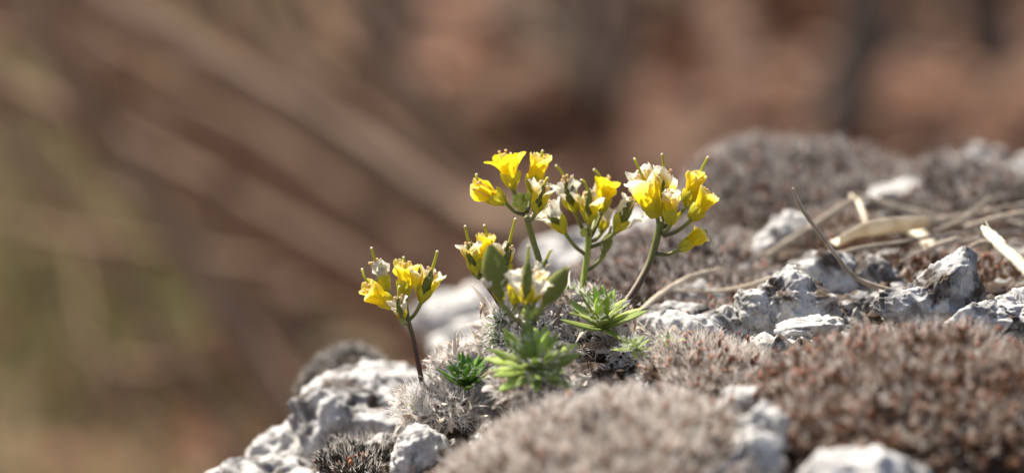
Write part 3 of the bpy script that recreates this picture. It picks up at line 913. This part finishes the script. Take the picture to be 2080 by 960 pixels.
FN = 0
def flower(plant, base, tip, length, d, stage, attach, pod=None, style=None, tilt=0.0, roll=None, npet=4, nsep=4, dd=0.0, lab=None, stam=5, podi=None):
    """base/tip/attach/style in photo pixels; one flower with its pedicel"""
    global FN, rng
    FN += 1
    r = np.random.default_rng(500 + FN)
    rng = np.random.default_rng(800 + FN)
    dp = d + dd
    b0 = W(base[0], base[1], dp)
    ax = norm(W(tip[0], tip[1], dp) - b0 + VIEW * tilt * length * 1e-4)
    k = kpx(dp)
    L = length * k * 1.06
    roll = r.uniform(0, 6.28) if roll is None else roll
    fm = frame(b0, ax, roll)
    # pedicel + receptacle
    at = W(attach[0], attach[1], d)
    mid = (at + b0) / 2 + (at - b0) @ np.array([0, 0, 0]) + np.array([0, 0, -.0006])
    pr = .00042
    V, F = tube([at, mid, b0 - ax * .0003, b0 + ax * L * .06], [pr, pr * .95, pr * 1.05, pr * 2.0], 8, 14)
    cl = stem_col(tube_t(14, 8), (.10, .10, .035), (.24, .26, .05), .1, .8)
    fo = put('flower', V, F, M['stem'], b0, parent=plant, col=cl, label=lab)
    S = Matrix.Diagonal((L * 1.16, L * 1.16, L, 1))
    if pod and pod[0] > 45:
        fm = frame(b0, ax, 0)
        angs = [math.pi + .25, -.25, math.pi / 2, .9 * math.pi][:npet]
        sang = [math.pi * .75, math.pi * .25, -.35, math.pi + .35][:min(nsep, 4)]
        splay = .10
    else:
        angs = [i * math.pi / 2 for i in range(npet)]
        sang = [i * math.pi / 2 + .78 for i in range(nsep)]
        splay = 0
    for a0 in angs:
        m = fm @ Matrix.Rotation(a0 + r.normal() * .22, 4, 'Z') @ Matrix.Rotation(splay + r.normal() * (.10 if stage in ('fresh', 'yellow') else .2), 4, 'Y') @ S
        link('petal', PETALS[stage][int(r.integers(7))], fo, m)
    for a0 in sang:
        m = fm @ Matrix.Rotation(a0 + r.normal() * .1, 4, 'Z') @ Matrix.Rotation(r.normal() * .06, 4, 'Y') @ S
        link('sepal', SEPALS[int(r.integers(6))], fo, m)
    top = b0 + ax * L * .75
    if pod:
        ps, prot = pod                                    # pod length in px, rotation about its axis
        pm = frame(b0 + ax * L * .10 - VIEW * L * .05, ax, prot)
        q = ps * k * (1.06 if podi is not None else .92) / .82
        link('seed_pod', PODS[int(r.integers(3)) if podi is None else podi], fo, pm @ Matrix.Diagonal((q, q, q, 1)))
        top = b0 + ax * (L * .10 + ps * k * .97)
        n = 60
        a = r.uniform(0, 6.28, n); t = r.uniform(.1, .95, n); w = np.sin(np.pi * t) ** .75
        pl = np.stack([w * .17 * np.cos(a), w * .09 * np.sin(a), t * .82], -1) * q
        nl = np.stack([np.cos(a), np.sin(a), 0 * a + .2], -1)
        R3 = np.array(pm.to_3x3())
        V, F = strands(pl @ R3.T + np.array(pm.translation), nl @ R3.T, np.full(n, .0006), np.full(n, .00007), .4)
        put('pod_fuzz', V, F, M['fuzz'], b0, parent=fo, kind='stuff')
    if style:
        s1 = W(style[0], style[1], dp)
        V, F = tube([top - ax * .001, (top + s1) / 2 + ax * .0003, s1], [.00036, .00028, .00030], 7, 10)
        so = put('style', V, F, M['style'], top, parent=fo)
        u, f = ico(2)
        put('stigma', u * .00031 + s1, f, M['stigma'], s1, parent=fo)
    for i in range(stam):
        a = i * 2 * math.pi / max(stam, 1) + r.normal() * .3
        loc = np.array([[.05 * math.cos(a), .05 * math.sin(a), .08], [.10 * math.cos(a), .10 * math.sin(a), .5], [.14 * math.cos(a), .14 * math.sin(a), r.uniform(.82, .98)]]) * L
        R3 = np.array(fm.to_3x3())
        wp = loc @ R3.T + b0
        V1, F1 = tube(wp, [.00012, .0001, .0001], 5, 7)
        o0 = wp[-1]
        V2, F2 = ico(1)
        V, F = merge([(V1, F1), (V2 * np.array([.00038, .00038, .0003]) + o0, F2)])
        put('stamen', V, F, M['stamen'], wp[0], parent=fo)
    return fo

def stem(plant, pts, w, lo=(.085, .045, .035), hi=(.15, .17, .04), a=.35, b=.95):
    P = [W(*p) for p in pts]
    k = kpx(pts[0][2])
    n = 9 * len(P)
    V, F = tube(P, [w * .5 * k, w * .48 * k, w * .45 * k, w * .45 * k], 10, n)
    V = V + .06 * w * .5 * k * fbm(V * 1500, 3, 2)[:, None]
    put('stem', V, F, M['stem'], P[0], parent=plant, col=stem_col(tube_t(n, 10), lo, hi, a, b))

def leaf_mesh(wd, th, curve, base, tipc):
    """unit leaf along +Z, upper face towards -X... thick, keeled, pointed"""
    T, A = 7, 6
    t = np.linspace(0, 1, T)
    w = wd * np.clip(.62 + .75 * t - 1.25 * t ** 3.2, .03, 1)
    a = np.linspace(0, 2 * np.pi, A, endpoint=False) + .0
    prof = np.sin(a); keel = np.where(prof > 0, 1.0, .45)
    X = th * prof * keel
    V = np.zeros((T, A, 3))
    V[..., 1] = w[:, None] * np.cos(a)[None]
    V[..., 0] = (w / wd)[:, None] * X[None] + curve * (t ** 2)[:, None]
    V[..., 2] = t[:, None] - .06 * abs(curve) * t[:, None] ** 2
    f = sstep(.0, .9, t)[:, None]
    c = np.array(base) * (1 - f) + np.array(tipc) * f
    c = np.repeat(c, A, 0)
    V = V.reshape(-1, 3)
    V = np.vstack([V, V[-A:].mean(0) + [0, 0, .02]])
    c = np.vstack([c, c[-1]])
    i = np.arange(A); j = (i + 1) % A
    F = [grid_faces(T, A, True), np.stack([(T - 1) * A + i, (T - 1) * A + j, np.full(A, T * A)], -1)]
    return np_mesh('leaf', V, F, M['leaf'], col=c)

LEAVES = [leaf_mesh(w, .045, c, b_, t_) for w, c, b_, t_ in (
    (.135, .12, (.62, .66, .19), (.38, .47, .11)), (.15, .02, (.55, .62, .16), (.32, .43, .10)), (.125, .22, (.64, .68, .22), (.44, .50, .16)), (.16, -.08, (.52, .60, .16), (.34, .44, .12)))]
LEAVES_DEEP = [leaf_mesh(w, .045, c, b_, t_) for w, c, b_, t_ in (
    (.10, .15, (.22, .38, .06), (.14, .27, .05)), (.095, .05, (.26, .42, .07), (.16, .29, .055)))]

def dead_mesh(mat, seed):
    """shrivelled leaf: narrow channelled strip, curled and twisted, unit length"""
    r = np.random.default_rng(seed)
    T, S = 9, 3
    t = np.linspace(0, 1, T); s = np.linspace(-1, 1, S)
    cv, tw, sd = r.uniform(.6, 3.0) * r.choice([-1, 1]), r.normal() * 1.5, r.normal() * .35
    ang = cv * t ** 1.6
    z = np.concatenate([[0], np.cumsum(np.cos(ang[1:]) * np.diff(t))]); x = np.concatenate([[0], np.cumsum(np.sin(ang[1:]) * np.diff(t))])
    y = sd * t ** 2
    w = r.uniform(.07, .13) * np.clip(1.1 - .2 * t - .85 * t ** 3, .04, 1)
    V = np.zeros((T, S, 3))
    for j, q in enumerate(s):
        a = tw * t
        V[:, j, 0] = x + q * w * np.sin(a) + (q * q) * w * .8 * np.cos(a)
        V[:, j, 1] = y + q * w * np.cos(a) - (q * q) * w * .8 * np.sin(a)
        V[:, j, 2] = z
    V += .018 * np.stack([fbm(V * 5 + 3 * c, seed + c, 2) for c in range(3)], -1) * t[:, None, None]
    return np_mesh('dead_leaf', V.reshape(-1, 3), grid_faces(T, S), M[mat])
DEAD = [dead_mesh('dead', 300 + i) for i in range(12)]
DEADB = [dead_mesh('dead_brown', 330 + i) for i in range(6)]

def zframe(p, dirv, roll):
    q = Vector(dirv).to_track_quat('Z', 'Y')
    return Matrix.Translation(Vector(p)) @ q.to_matrix().to_4x4() @ Matrix.Rotation(roll, 4, 'Z')

def rosette(plant, px, py, d, axis, R, n, seed, deep=False, lo=12, hi=88, hair=10, minlen=.5, wide=1.0):
    """R in px; leaves spiral out from erect centre to flat outside, bristles on the margins"""
    global rng
    r = np.random.default_rng(seed)
    rng = np.random.default_rng(seed + 1)
    c = W(px, py, d)
    k = kpx(d)
    ax = Vector(axis).normalized()
    q = ax.to_track_quat('Z', 'Y')
    HP, HD = [], []
    pool = LEAVES_DEEP if deep else LEAVES
    for i in range(n):
        f = (i + .5) / n
        az = i * 2.39996 + r.normal() * .12
        th = math.radians(lo + (hi - lo) * f ** .8 + r.normal() * 5)
        L = R * k * (minlen + (1 - minlen) * f ** .7) * r.uniform(.85, 1.12)
        dl = Vector((math.sin(th) * math.cos(az), math.sin(th) * math.sin(az), math.cos(th)))
        dw = q @ dl
        out = q @ Vector((math.cos(az), math.sin(az), 0))
        # leaf frame: z along the leaf, x = outer (lower) face
        x = (out - dw * out.dot(dw))
        if x.length < 1e-4:
            x = q @ Vector((1, 0, 0))
        x.normalize()
        y = dw.cross(x)
        m = Matrix((x, y, dw)).transposed().to_4x4()
        b = Vector(c) + ax * (R * k * .10 * (1 - f)) + dw * (R * k * .05)
        m = Matrix.Translation(b) @ m
        link('leaf', pool[int(r.integers(len(pool)))], plant, m @ Matrix.Diagonal((L, L * wide, L, 1)))
        hn = hair
        t = r.uniform(.25, 1.0, hn); sg = r.choice([-1, 1], hn)
        w = .14 * np.clip(.62 + .75 * t - 1.25 * t ** 3.2, .03, 1)
        pl = np.stack([.10 * t ** 2, sg * w, t], -1) * L
        R3 = np.array(m.to_3x3())
        HP.append(pl @ R3.T + np.array(b))
        HD.append(np.stack([r.normal(size=hn) * .4, sg * 1.0, .9 + r.normal(size=hn) * .3], -1) @ R3.T)
    HP, HD = np.vstack(HP), np.vstack(HD)
    V, F = strands(HP, HD, r.uniform(.0007, .0016, len(HP)), np.full(len(HP), .00009), .3)
    put('leaf_bristles', V, F, M['fuzz'], c, parent=plant, kind='stuff', smooth=False)

def shag(plant, px, py, d, rx, rz, ry, n, seed, length=(55, 95), lift=.35, brown=.2, hairs=900, core=True, uz=(-.25, 1.0), hl=(.0015, .0035)):
    """mound of dead leaves: rx, rz px; ry metres. Core hidden beneath."""
    global rng
    r = np.random.default_rng(seed)
    rng = np.random.default_rng(seed + 1)
    c = W(px, py, d); k = kpx(d)
    A = np.array([rx * k, ry, rz * k])
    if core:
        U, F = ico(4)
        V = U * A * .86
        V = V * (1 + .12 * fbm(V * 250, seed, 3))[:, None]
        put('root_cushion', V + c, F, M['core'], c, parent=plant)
    for i in range(n):
        u = norm(r.normal(size=3)); u[2] = r.uniform(*uz); u[:2] = norm(u[:2]) * math.sqrt(max(0, 1 - min(u[2] ** 2, 1)))
        if u[1] > .55: u[1] *= -1
        p = c + u * A * r.uniform(.72, .92)
        nn = norm(u / A)
        dv = norm(nn * r.uniform(.25, .9) + .65 * r.normal(size=3) + np.array([0, 0, lift]))
        L = r.uniform(*length) * k
        pool = DEADB if r.uniform() < brown else DEAD
        link('dead_leaf', pool[int(r.integers(len(pool)))], plant, zframe(p, dv, r.uniform(0, 6.28)) @ Matrix.Diagonal((L, L, L, 1)))
    u = norm(r.normal(size=(hairs, 3))); u[:, 2] = np.abs(u[:, 2]) * 1.0 - .2
    u = norm(u)
    P = c + u * A * r.uniform(.9, 1.12, (hairs, 1))
    V, F = strands(P, u + .8 * r.normal(size=(hairs, 3)) + [0, 0, .3], r.uniform(*hl, hairs), np.full(hairs, .00013), .9)
    put('dead_leaf_fuzz', V, F, M['fuzz'], c, parent=plant, kind='stuff', smooth=False)

GRP = 'yellow flowering plants on the ledge'
def plant(px, py, d, label):
    return thing('flowering_plant', W(px, py, d), label, 'plant', GRP)

# --- left plant: shaggy grey cushion with one short stem
p1 = plant(905, 885, 0, 'low shaggy grey cushion plant with one short purplish stem of yellow flowers')
shag(p1, 905, 835, .0, 95, 58, .010, 170, 11, (40, 70), .3, .10, 3200)
shag(p1, 945, 765, .004, 62, 55, .008, 110, 13, (40, 68), .6, .05, 2800, uz=(.0, 1.0))
rosette(p1, 948, 792, -.013, (-.02, -.4, 1), 76, 64, 15, True, 4, 44, 3, .45, 1.25)
rosette(p1, 850, 832, -.006, (-.6, -.4, .8), 30, 14, 17, False, 10, 70, 12)
rosette(p1, 868, 800, 0, (-.3, -.1, 1), 24, 12, 18, False, 10, 75, 14)
stem(p1, [(860, 792, 0), (852, 750, 0), (840, 690, 0), (828, 648, 0)], 11, (.075, .035, .028), (.12, .10, .035), .45, 1.0)
flower(p1, (800, 622), (742, 582), 72, 0, 'yellow', (828, 648), None, (736, 547), -.3)
flower(p1, (786, 590), (759, 528), 66, 0, 'white', (822, 640), (42, .4), (755, 504), 0, dd=.003)
flower(p1, (823, 600), (823, 532), 68, 0, 'yellow', (830, 650), None, (820, 523), -.1, roll=.78, dd=.0015)
flower(p1, (856, 612), (882, 535), 72, 0, 'fading', (830, 650), (66, .5), (888, 511), 0)
flower(p1, (817, 650), (809, 600), 50, 0, 'white', (830, 652), (48, .2), (811, 582), -.2, dd=-.003, npet=3, nsep=2)

# --- front plant: green rosette with ripening pods, nearest the lens
p2 = plant(1085, 805, -.03, 'front plant with a pale green open rosette and plump green seed pods')
shag(p2, 1085, 785, -.028, 80, 42, .010, 70, 21, (50, 85), .1, .25, 600)
rosette(p2, 1086, 752, -.036, (0.0, -.75, 1), 98, 44, 23, False, 14, 84, 18, .68, 1.05)
stem(p2, [(1086, 745, -.032), (1080, 690, -.033), (1073, 650, -.034), (1070, 622, -.034)], 15, (.10, .12, .04), (.20, .26, .06), .0, .7)
dF = -.034
flower(p2, (1018, 612), (1000, 520), 55, dF, 'white', (1073, 668), (100, .1), None, 0, npet=2, nsep=2, stam=2, podi=2)
flower(p2, (1068, 618), (1072, 530), 70, dF, 'white', (1072, 645), (92, 1.2), (1074, 500), 0, npet=3, nsep=3, stam=3)
flower(p2, (1103, 622), (1138, 566), 45, dF, 'white', (1076, 660), (76, .0), (1156, 542), 0, npet=1, nsep=1, stam=0, podi=2)
flower(p2, (1092, 585), (1112, 520), 50, dF, 'white', (1072, 640), (62, .9), (1120, 508), 0, npet=2, nsep=2, dd=.008, stam=2)
flower(p2, (1046, 618), (1044, 545), 66, dF, 'fading', (1072, 648), (40, .9), None, 0, dd=.005, stam=4)
flower(p2, (1085, 612), (1096, 548), 60, dF, 'fading', (1073, 645), None, None, 0, dd=.004, npet=3, nsep=3, stam=4)
for a, b_ in ((1078, 640), (1088, 632), (1068, 634)):
    u, f = ico(2)
    put('bud', u * np.array([.0007, .0007, .001]) + W(a, b_, dF), f, M['bud'], W(a, b_, dF), parent=p2)

# --- plant on the left shoulder of the mound
p3 = plant(1025, 760, .004, 'plant behind the front rosette whose thin leaning stem carries three flowers')
shag(p3, 1060, 690, .008, 82, 88, .014, 130, 31, (50, 85), .5, .15, 2000)
for i, (a, b_) in enumerate(((1012, 655), (1003, 690), (1008, 722), (1030, 640))):
    rosette(p3, a + 8, b_, -.002, (-.75, -.3, .55), 40, 12, 33 + i, i != 2, 8, 70, 16)
stem(p3, [(1032, 645, 0), (1010, 610, 0), (990, 580, 0), (976, 556, 0)], 10, (.055, .035, .03), (.11, .085, .035), .5, 1.0)
flower(p3, (968, 557), (953, 495), 66, 0, 'fading', (977, 560), (66, .8), (945, 460), 0)
flower(p3, (982, 548), (993, 478), 70, 0, 'yellow', (978, 562), None, (984, 458), 0, dd=.003)
flower(p3, (1022, 560), (1034, 495), 62, 0, 'fading', (985, 575), (70, 1.0), (1047, 445), 0, dd=.001, stam=6)

# --- plant with the crowning yellow head and bud cluster
p4 = plant(1115, 690, .014, 'plant with the freshest yellow flowers around a cluster of green buds')
shag(p4, 1120, 650, .014, 55, 55, .012, 60, 41, (55, 90), .7, .15, 900)
rosette(p4, 1150, 612, .012, (.1, -.2, 1), 42, 22, 43, False, 10, 75, 18)
stem(p4, [(1118, 625, .012), (1100, 545, .01), (1082, 485, .01), (1069, 440, .01)], 14, (.10, .10, .03), (.19, .20, .045), .0, .7)
dB = .008
flower(p4, (1026, 412), (962, 374), 74, dB, 'yellow', (1066, 436), None, (968, 355), -.15, roll=.6)
flower(p4, (1042, 383), (1026, 312), 76, dB, 'fresh', (1066, 430), None, None, -.15, roll=.3, dd=.001)
flower(p4, (1080, 390), (1098, 318), 78, dB, 'yellow', (1070, 432), None, (1102, 307), -.1, roll=.8, dd=.002)
flower(p4, (1088, 432), (1106, 372), 64, dB, 'fading', (1071, 448), (56, 1.0), (1112, 362), -.2, dd=-.003)
r_ = np.random.default_rng(9)
u2, f2 = ico(2)
for a, b_, s in ((1056, 410, 10), (1066, 404, 9), (1050, 404, 7), (1058, 400, 7), (1064, 414, 8), (1049, 414, 7), (1057, 418, 8), (1071, 401, 9), (1062, 421, 7)):
    p = W(1060 + (a - 1060) * 1.25, 410 + (b_ - 410) * 1.25, dB - .0005 - .0012 * r_.uniform())
    put('bud', u2 * np.array([s, s, s * 1.2]) * 1e-4 * .92 * (1 + .06 * fbm(u2 * 3, int(a), 2))[:, None] + p, f2, M['bud'], p, parent=p4)

# --- plant with the crowded pale head
p5 = plant(1185, 640, .02, 'plant with a crowded head of whitening flowers on a light green stem')
shag(p5, 1185, 640, .02, 40, 50, .010, 40, 51, (50, 80), .6, .15, 700)
rosette(p5, 1178, 612, .018, (.0, -.1, 1), 40, 20, 53, False, 10, 75, 16)
dC = .02
stem(p5, [(1180, 620, .018), (1187, 560, dC), (1194, 510, dC), (1197, 465, dC)], 15, (.17, .18, .04), (.28, .33, .06), .0, .5)
flower(p5, (1147, 472), (1112, 418), 76, dC, 'white', (1188, 516), (58, .3), None, -.1, dd=-.004)
flower(p5, (1168, 430), (1150, 362), 74, dC, 'white', (1194, 480), (62, .6), (1130, 337), 0)
flower(p5, (1196, 454), (1196, 390), 64, dC, 'fading', (1197, 478), (66, 1.3), (1181, 366), -.1, dd=-.003)
flower(p5, (1222, 430), (1230, 372), 68, dC, 'fresh', (1198, 484), None, (1207, 345), -.1, roll=.7, dd=.002)
flower(p5, (1250, 470), (1284, 408), 74, dC, 'white', (1198, 502), (72, .1), None, 0, dd=-.001)
flower(p5, (1222, 470), (1234, 428), 48, dC, 'white', (1199, 490), None, None, 0, dd=.003, stam=2)
flower(p5, (1224, 520), (1238, 474), 30, dC, 'white', (1186, 552), (50, .2), (1241, 461), 0, npet=1, nsep=1, stam=2, lab='bare green seed pod on its own low stalk')
flower(p5, (1210, 440), (1236, 365), 60, dC, 'fading', (1198, 480), None, (1236, 358), 0, dd=.006, npet=3)
p = W(1186, 472, dC - .002)
put('bud', u2 * np.array([8, 8, 10]) * 1e-4 + p, f2, M['bud'], p, parent=p5)

# --- right plant
p6 = plant(1225, 735, 0, 'right-hand plant with a spiky green rosette and a brown stem leaning outward')
shag(p6, 1215, 690, .006, 75, 45, .012, 80, 61, (55, 90), .2, .35, 1000)
rosette(p6, 1224, 668, -.006, (.02, -.32, 1), 92, 26, 63, False, 10, 74, 26, .78, 1.15)
dD = .004
stem(p6, [(1238, 655, -.004), (1285, 595, 0), (1322, 525, dD), (1343, 452, dD)], 17, (.10, .055, .035), (.17, .19, .035), .35, 1.0)
flower(p6, (1335, 440), (1303, 352), 98, dD, 'fading', (1340, 470), None, (1289, 323), -.15, roll=.8)
flower(p6, (1347, 430), (1350, 350), 84, dD, 'fading', (1342, 465), (70, 1.4), (1345, 314), 0, dd=.003)
flower(p6, (1361, 455), (1368, 388), 68, dD, 'fading', (1344, 475), (30, .8), None, -.2, dd=-.003)
flower(p6, (1394, 418), (1420, 350), 70, dD, 'yellow', (1346, 462), None, (1438, 320), 0, dd=.003)
flower(p6, (1404, 446), (1444, 388), 66, dD, 'yellow', (1347, 480), None, None, 0, roll=.7)
flower(p6, (1381, 506), (1432, 472), 58, dD, 'yellow', (1332, 515), None, (1436, 466), 0)

# --- small rosettes without flowers
p7 = plant(1290, 735, -.006, 'small flowerless bright green rosette among bristly grey dead leaves')
shag(p7, 1300, 725, -.004, 58, 20, .008, 40, 71, (35, 55), .0, .3, 300)
rosette(p7, 1288, 712, -.016, (-.1, -.45, 1), 42, 28, 73, False, 10, 80, 12)
p8 = plant(1350, 735, .002, 'flowerless bristly grey tuft with two pointed green leaf tips beside the white stone')
shag(p8, 1350, 722, .002, 48, 36, .010, 60, 81, (45, 75), .5, .1, 1600)
rosette(p8, 1358, 706, -.012, (.3, -.2, 1), 40, 7, 83, False, 10, 60, 20)
